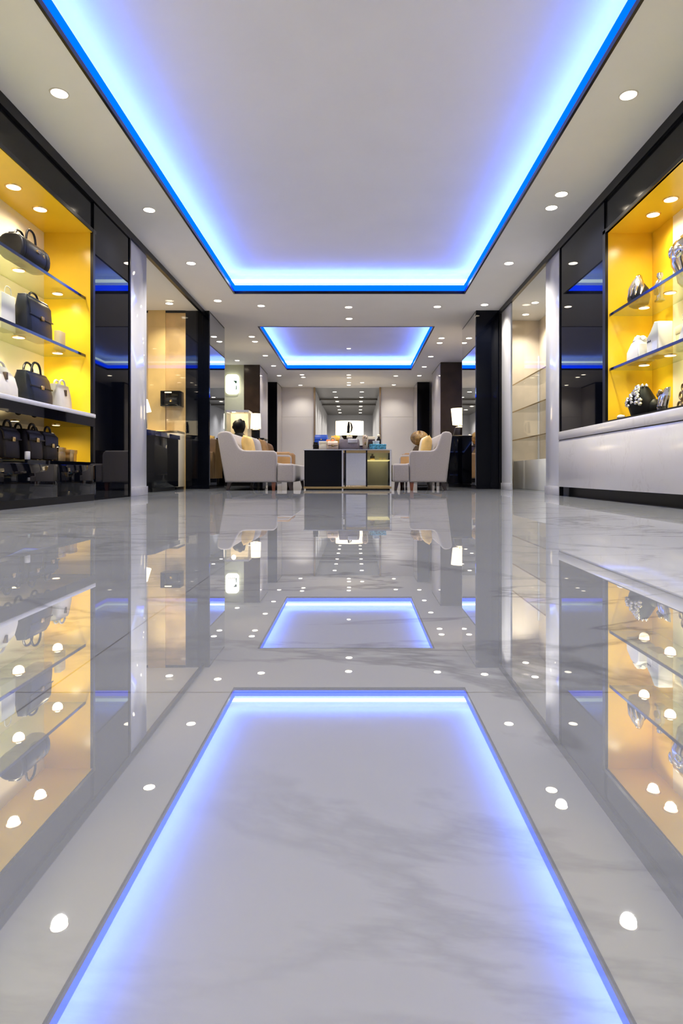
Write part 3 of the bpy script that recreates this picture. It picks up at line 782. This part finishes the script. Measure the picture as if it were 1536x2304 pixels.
for j in range(n2+1):
    th = PI*j/n2
    rows.append([])
    for i in range(n1):
        ph = 2*PI*i/n1
        cleft = 1 - .34*math.exp(-(math.cos(ph)/.22)**2)*max(0, math.cos(th))**.7
        r = .155*cleft*(1+.075*math.cos(9*ph)*math.sin(th)**2)
        rows[-1].append(bm.verts.new((1.12*r*math.sin(th)*math.cos(ph), r*math.sin(th)*math.sin(ph), .52+.92*r*math.cos(th)*(1.0 if th < PI/2 else 1.1))))
for j in range(n2):
    for i in range(n1):
        bm.faces.new((rows[j][i], rows[j][(i+1) % n1], rows[j+1][(i+1) % n1], rows[j+1][i]))
bmesh.ops.remove_doubles(bm, verts=bm.verts, dist=1e-5)
part('gathered_top', bm, 'gold_fabric', t, angle=60)
part('throw_drape', lathe(BM(), [(.16, 0.0), (.20, .08), (.17, .2), (.12, .30), (.08, .36)], 20, 1, .75), 'olive_fabric', t, label='olive drape below')

# ------------------------------------------------------------------ display table
tb = thing('display_table', 'black and mirrored display table between the two sofas', 'table', (-.12, 9.65, 0))
TX0, TX1, TY0, TY1 = -.77, .53, 9.2, 10.1
part('table_top', B(TX0, TX1, TY0, TY1, .585, .603, .002), 'black', tb, world=True)
part('top_edge', B(TX0, TX1, TY0-.006, TY0, .588, .603), 'chrome', tb, world=True)
part('black_panel', B(TX0+.01, -.205, TY0, TY1, .05, .585), 'black', tb, world=True)
for x in (-.205, -.165, .150, .505):
    part('frame_post', B(x, x+.022, TY0-.004, TY0+.02, .0, .585), 'black_soft' if x in (-.165, .150) else 'chrome', tb, world=True)
part('mirror_panel', B(-.143, .150, TY0+.012, TY0+.03, .07, .545), 'mirror', tb, world=True)
part('frame_rail', B(-.183, .505, TY0-.002, TY0+.016, .548, .585), 'brass', tb, world=True)
part('glass_front', B(.172, .505, TY0+.004, TY0+.010, .07, .548), 'dark_glass', tb, world=True)
part('vitrine_back', B(.172, .505, TY1-.3, TY1-.28, .05, .585), 'grey_wall', tb, world=True)
part('vitrine_shelf', B(.172, .505, TY0+.02, TY1-.3, .435, .445), 'case_light', tb, world=True, label='lit shelf strip')
part('base_rail', B(TX0, TX1, TY0-.008, TY1, .02, .05), 'brass', tb, world=True)
part('plinth', B(TX0+.03, TX1-.03, TY0+.03, TY1-.03, 0, .02), 'black_soft', tb, world=True)
part('end_panel', B(TX1-.006, TX1, TY0, TY1, .05, .585), 'dark_glass', tb, world=True)
t = thing('perfume_bottle', 'amber perfume bottle inside the glass end of the display table', 'bottle', (.25, 9.35, .447))
part('bottle_body', B(-.035, .035, -.02, .02, 0, .06, .006), 'gold', t); part('cap', B(-.014, .014, -.012, .012, .06, .09, .003), 'gold', t)
for k in range(2):
    o = mesh_obj('jewel_box', B(-.02, .02, -.02, .02, 0, .04, .004), 'card_cream'); o.location = (.37+.06*k, 9.36, .446)
    tag(o, 'small cream cube inside the glass end of the table, %s the bottle' % ('next to' if k == 0 else 'farther from'), 'box', 'cubes in the table vitrine')

# goods on the table
ZT = .604
t = thing('jar', 'small black jar at the end of the table top', 'jar', (-.61, 9.5, ZT))
part('jar_body', lathe(BM(), [(.036, 0), (.04, .01), (.04, .085), (.03, .095), (0, .095)], 20), 'velvet_black', t); part('lid', lathe(BM(), [(.036, .095), (.036, .115), (0, .118)], 20), 'black_soft', t)
carton('card_box', 'cream carton beside the black jar on the table', 'box', .12, .10, .13, 'cream_panel', (-.50, 9.5, ZT), 0.05, True, 'cream_panel')
bag('small pale tan handbag with loop handle on the display table', .17, .10, .11, 'tan_pale', (-.35, 9.48, ZT), 0, taper=.6, handles=1, hh=.08, fh=.4, trim='tan_pale')
t = bag('rounded grey bag with white flap and dark middle on the display table', .32, .15, .15, 'grey_leather', (-.10, 9.52, ZT), 0, taper=.75, handles=0, flap=False, clasp='velvet_black')
part('flap', B(-.02, .125, -.086, .03, .10, .165, .012, 3), 'bag_white', t, label='white flap')
part('handle', tube(BM(), [(-.16, 0, .03), (-.155, -.02, .10), (-.10, -.03, .145), (-.02, -.03, .155)], .008), 'bag_white', t)
t = thing('owl_figurine', 'tall pale gold figurine on the display table', 'ornament', (.145, 9.5, ZT))
part('figure_body', lathe(BM(), [(.03, 0), (.042, .02), (.038, .09), (.045, .14), (.046, .18), (.038, .215), (0, .23)], 18, 1, .8), 'tan_pale', t)
part('face_mask', ball(ball(BM(), (-.016, -.034, .185), .012), (.016, -.034, .185), .012), 'brass', t, label='bronze eyes')
part('chest_mark', ball(BM(), (0, -.03, .10), .018, 10, 8, (.8, .5, 1.6)), 'brass', t)
carton('gift_box', 'teal patterned gift box on the display table', 'box', .25, .16, .085, 'teal', (.335, 9.5, ZT), 0, True, 'teal')
carton('gift_box', 'small white box stacked on the teal patterned gift box', 'box', .08, .08, .05, 'paper_white', (.31, 9.49, ZT+.087), .3, True, 'paper_white')
for k, (x, r) in enumerate(((-.62, .1), (-.12, -.2))):
    o = mesh_obj('leaflet', B(-.07, .07, -.05, .05, 0, .003), 'paper_white'); o.location = (x, 9.30, ZT); o.rotation_euler = (0, 0, r)
    tag(o, 'white leaflet lying on the table edge before the %s' % ('black jar' if k == 0 else 'rounded grey bag'), 'leaflet')

# ------------------------------------------------------------------ sideboard, lamp and goods before the passage
sb = thing('sideboard', 'dark sideboard before the passage, mostly behind the display table', 'sideboard', (-.23, 17.2, 0))
part('carcass', B(-1.15, .70, 16.95, 17.45, .08, .98, .005), 'black_band', sb, world=True)
part('top_board', B(-1.17, .72, 16.93, 17.47, .98, 1.005, .004), 'brown', sb, world=True)
for x in (-1.14, -.52, .10): part('door', B(x, x+.58, 16.935, 16.95, .10, .97, .004), 'brown', sb, world=True)
part('plinth', B(-1.1, .65, 17.0, 17.4, 0, .08), 'black_soft', sb, world=True)
ZS = 1.006
def lamp(label, loc, shade_prof, base_prof, sx=1.0, sy=1.0, base_m='velvet_black', e=14, name='table_lamp'):
    t = thing(name, label, 'lamp', loc)
    part('lamp_base', lathe(BM(), base_prof, 24, sx*.9, sy*.9), base_m, t)
    z0 = base_prof[-1][1]; zs = shade_prof[0][1]
    part('stem', lathe(BM(), [(.012, z0-.01), (.012, (zs+shade_prof[-1][1])/2)], 10), 'brass', t)
    bm = BM(); n = 32; rings = []
    for r, z in shade_prof: rings.append([bm.verts.new((r*sx*math.cos(2*PI*i/n), r*sy*math.sin(2*PI*i/n), z)) for i in range(n)])
    for r, z in reversed(shade_prof): rings.append([bm.verts.new(((r-.006)*sx*math.cos(2*PI*i/n), (r-.006)*sy*math.sin(2*PI*i/n), z)) for i in range(n)])
    for k in range(len(rings)):
        a, b = rings[k], rings[(k+1) % len(rings)]
        for i in range(n): bm.faces.new((a[i], a[(i+1) % n], b[(i+1) % n], b[i]))
    s = part('lamp_shade', bm, 'shade', t)
    l = bpy.data.lights.new('bulb_glow', 'POINT'); l.energy = e; l.color = (1, .78, .48); l.shadow_soft_size = .05
    lo = bpy.data.objects.new('bulb_glow', l); COL.objects.link(lo); lo.parent = t; lo.location = (0, 0, zs + .06)
    return t, s
tl, sh = lamp('table lamp with a wide cream shade bearing a dark oval emblem, before the passage', (-.17, 17.2, ZS), [(.385, .30), (.385, .68)], [(.10, 0), (.06, .02), (.05, .10), (.18, .18), (.25, .27), (.25, .29)], 1.0, .5, e=10)
bm = BM()
tube(bm, [(.02, -.196, .35), (.055, -.197, .42), (.065, -.197, .50), (.05, -.197, .58), (.02, -.197, .64)], [.008, .020, .024, .020, .008], 8)
tube(bm, [(-.035, -.196, .34), (-.03, -.197, .43), (-.025, -.197, .52), (-.02, -.197, .65)], [.042, .036, .040, .02], 8)
part('emblem', bm, 'velvet_black', sh, label='dark oval emblem')
part('base_plaque', B(-.08, .08, -.135, -.105, .19, .27, .02, 3), 'bag_white', tl, label='pale plaque')
bag('cobalt blue handbag on the dark sideboard', .38, .2, .28, 'blue_leather', (-.95, 17.2, ZS), 0, taper=.6, handles=0, fh=.4)
bag('orange clutch leaning before the blue handbag on the sideboard', .26, .10, .14, 'orange', (-.68, 16.99, ZS+.001), 0, taper=.5, handles=0, fh=.5)
bag('mustard handbag between orange clutch and lamp base on the sideboard', .26, .14, .25, 'mustard', (-.56, 17.22, ZS), 0, taper=.6, handles=1, hh=.05, fh=.4)
carton('card_box', 'white and brown box on the sideboard beside the dark bottle', 'box', .22, .16, .25, 'brown', (.42, 17.15, ZS), 0, True, 'cream_panel')
t = thing('bottle', 'dark bottle with pale stopper at the sideboard end', 'bottle', (.63, 17.1, ZS))
part('bottle_body', lathe(BM(), [(.055, 0), (.06, .02), (.06, .16), (.025, .22), (.022, .25), (0, .25)], 20), 'velvet_black', t); part('stopper', ball(BM(), (0, 0, .275), .04, 14, 10), 'cream_panel', t)

# ------------------------------------------------------------------ console with glass case and lamp (sign side)
def console(label, x0, x1, y0, y1, h):
    t = thing('console_cabinet', label, 'cabinet', ((x0+x1)/2, (y0+y1)/2, 0))
    part('carcass', B(x0, x1, y0, y1, .06, h-.03, .004), 'black', t, world=True)
    part('top_board', B(x0-.01, x1+.01, y0-.01, y1+.01, h-.03, h, .004), 'black_soft', t, world=True)
    mid = (x0+x1)/2
    for a, b in ((x0+.01, mid-.003), (mid+.003, x1-.01)): part('door', B(a, b, y0-.012, y0, .08, h-.05, .003), 'black', t, world=True)
    part('plinth', B(x0+.02, x1-.02, y0+.02, y1-.02, 0, .06), 'black_soft', t, world=True)
    return t
console('black console cabinet under the glass case with the bust', -2.66, -1.83, 12.35, 12.85, .95)
gc = thing('glass_case', 'lit glass case holding a black bust', 'display case', (-2.30, 12.6, .952))
part('case_floor', B(-2.57, -2.15, 12.38, 12.82, .952, .972), 'case_back', gc, world=True)
part('case_back', B(-2.57, -2.15, 12.80, 12.82, .972, 1.47), 'case_back', gc, world=True, label='warm lit back')
part('case_top', B(-2.58, -2.14, 12.37, 12.83, 1.47, 1.50, .003), 'case_glass', gc, world=True)
part('top_rim', jn((-2.585, -2.135, 12.362, 12.372, 1.465, 1.505), (-2.14, -2.13, 12.362, 12.83, 1.465, 1.505), (-2.585, -2.575, 12.362, 12.83, 1.465, 1.505)), 'pilaster', gc, world=True)
part('glass_pane', B(-2.57, -2.15, 12.375, 12.381, .972, 1.465), 'case_glass', gc, world=True)
for x in (-2.575, -2.153): part('glass_pane', B(x, x+.006, 12.385, 12.80, .972, 1.465), 'case_glass', gc, world=True)
l = bpy.data.lights.new('case_glow', 'POINT'); l.energy = 5; l.color = (1, .8, .5); l.shadow_soft_size = .04
lo = bpy.data.objects.new('case_glow', l); COL.objects.link(lo); lo.location = (-2.45, 12.5, 1.44); lo.parent = gc; lo.location = Vector(lo.location)-Vector(gc.location)
t = thing('bust_sculpture', 'black head bust inside the lit glass case', 'sculpture', (-2.36, 12.60, .973), 0)
bm = lathe(BM(), [(.12, 0), (.11, .05), (.075, .09), (.10, .14), (.125, .22), (.12, .29), (.08, .34), (0, .36)], 24, 1.05, .85)
ball(bm, (-.09, -.02, .21), .05, 12, 8); ball(bm, (.02, 0, .33), .05, 12, 8); ball(bm, (.08, 0, .31), .04, 12, 8)
part('head_form', bm, 'velvet_black', t)
part('collar', lathe(BM(), [(.125, 0), (.135, .02), (.12, .035)], 24, 1.05, .85), 'black_soft', t)
lamp('table lamp with a glowing cream shade beside the glass case', (-2.02, 12.58, .952), [(.105, .20), (.095, .50)], [(.09, 0), (.09, .17), (.05, .185), (.02, .19)], 1, 1, e=9)
# other side
console('black console cabinet behind the sofa, in front of the brown column', 1.66, 2.40, 11.25, 11.95, .93)
lamp('table lamp with a glowing tapered shade beside the mirrored column', (1.94, 11.60, .931), [(.135, .22), (.165, .52)], [(.13, 0), (.14, .03), (.10, .17), (.02, .20)], 1, 1, e=9, base_m='leg')

# ------------------------------------------------------------------ lit sign
t = thing('wall_sign', 'glowing rounded square sign on the pale green wall', 'sign', (-2.90, 14.66, 2.09))
def rrect(w, h, r, n=6):
    pts = []
    for cx, cz, a0 in ((w/2-r, h/2-r, 0), (-w/2+r, h/2-r, 90), (-w/2+r, -h/2+r, 180), (w/2-r, -h/2+r, 270)):
        for k in range(n+1):
            a = math.radians(a0+90*k/n); pts.append((cx+r*math.cos(a), cz+r*math.sin(a)))
    return pts
part('sign_face', prism(BM(), [(x, z+.25) for x, z in rrect(.31, .46, .08)], 'y', -.06, 0.0), 'sign_lit', t)
bm = BM(); prism(bm, [(.02, .33), (.11, .33), (.11, .27), (.075, .27), (.06, .30)], 'y', -.064, -.06); prism(bm, [(.085, .12), (.11, .12), (.11, .22), (.095, .22)], 'y', -.064, -.06)
part('green_mark', bm, 'green', t, label='green marks')
bm = BM()
for k in range(4): tube(bm, [(-.08+.045*k, -.062, .10), (-.07+.045*k, -.062, .15), (-.055+.045*k, -.062, .11+.02*(k % 2))], .006, 6)
part('lettering', bm, 'pale_print', t, label='pale scribbled lettering')

# ------------------------------------------------------------------ gold room goods
nc = thing('display_counter', 'navy display counter inside the gold room', 'counter', (-3.1, 8.6, 0))
part('counter_body', B(-3.7, -2.62, 8.1, 9.2, .05, .74, .004), 'black', nc, world=True)
part('counter_top', prism(BM(), [(-3.72, .74), (-2.60, .74), (-2.60, .80), (-2.95, .86), (-3.72, .86)], 'y', 8.08, 9.22, .006), 'navy', nc, world=True)
part('toe_kick', B(-3.66, -2.66, 8.14, 9.16, 0, .05), 'black_soft', nc, world=True)
part('emblem', B(-2.98, -2.94, 8.085, 8.099, .60, .615), 'chrome', nc, world=True)
bag('black handbag with loop handles on the navy counter in the gold room', .22, .14, .14, 'bag_black', (-3.02, 8.65, .862), .1, taper=.6, hh=.09, fh=.5)
lamp('table lamp with a white cone shade on the navy counter', (-3.22, 8.95, .862), [(.27, .28), (.22, .45)], [(.08, 0), (.03, .03), (.025, .2), (.015, .24)], 1, 1, 'brass', e=10)
t = thing('wall_niche_box', 'dark wall box with a bag on the golden wall', 'wall display', (-2.84, 9.77, 1.28))
part('box_shell', jn((-3.00, -2.70, 9.56, 9.768, 1.28, 1.30), (-3.00, -2.70, 9.56, 9.768, 1.50, 1.515), (-3.0, -2.985, 9.56, 9.768, 1.30, 1.5), (-2.715, -2.70, 9.56, 9.768, 1.30, 1.5), (-2.985, -2.715, 9.75, 9.768, 1.30, 1.5)), 'black_band', t, world=True)
part('light_strip', B(-2.94, -2.84, 9.575, 9.60, 1.488, 1.498), 'case_light', t, world=True)
bag('small black bag inside the dark box on the golden wall', .20, .10, .12, 'bag_black', (-2.85, 9.66, 1.302), 0, taper=.6, handles=0, fh=.5)
t = thing('side_cabinet', 'low bronze cabinet below the golden wall, behind the navy counter', 'cabinet', (-2.84, 9.55, 0))
part('carcass', B(-2.99, -2.68, 9.35, 9.76, .04, .86, .004), 'wall_beige', t, world=True)
part('top_board', B(-3.0, -2.675, 9.34, 9.765, .86, .89, .004), 'brass', t, world=True)
part('plinth', B(-2.97, -2.70, 9.37, 9.75, 0, .04), 'black_soft', t, world=True)

# cream room shelves
sr = thing('wall_shelving', 'three glass shelves on pale uprights inside the cream room', 'shelving', (2.8, 9.4, 0))
for z in (1.72, 1.27, .80):
    s = part('glass_shelf', B(2.62, 3.05, 7.6, 10.38, z-.012, z), 'case_glass', sr, world=True)
    part('shelf_edge', B(2.612, 2.62, 7.6, 10.38, z-.016, z+.001), 'brass', s, world=True)
for y in (7.62, 9.0, 10.36): part('upright', B(3.03, 3.055, y-.015, y+.015, 0, 2.2), 'pilaster', sr, world=True)
part('low_cabinet', B(2.63, 3.05, 8.0, 10.38, 0, .45, .004), 'wall_pale', sr, world=True)

# ------------------------------------------------------------------ world, camera, render look
w = bpy.data.worlds.new('World'); scene.world = w; w.use_nodes = True
w.node_tree.nodes['Background'].inputs['Color'].default_value = (0.6, 0.65, 0.75, 1)
w.node_tree.nodes['Background'].inputs['Strength'].default_value = 0.05

cam = bpy.data.cameras.new('camera'); co = bpy.data.objects.new('camera', cam); COL.objects.link(co)
co.location = (0, 0, 0.2464); co.rotation_euler = (PI/2, 0, 0)
cam.sensor_fit = 'AUTO'; cam.sensor_width = 36.0; cam.lens = 36.0*1400/2304
cam.shift_x = -32/2304; cam.shift_y = -87/2304
cam.clip_start = 0.02; cam.clip_end = 100
scene.camera = co

scene.view_settings.view_transform = 'Standard'; scene.view_settings.look = 'None'
scene.view_settings.gamma = 1.0; scene.view_settings.use_curve_mapping = False
scene.view_settings.exposure = 0.58
cy = scene.cycles
cy.use_denoising = True
cy.max_bounces = 10; cy.diffuse_bounces = 4; cy.glossy_bounces = 5; cy.transparent_max_bounces = 12
cy.caustics_reflective = False; cy.caustics_refractive = False
cy.sample_clamp_indirect = 4.0; cy.sample_clamp_direct = 0.0
cy.use_light_tree = True
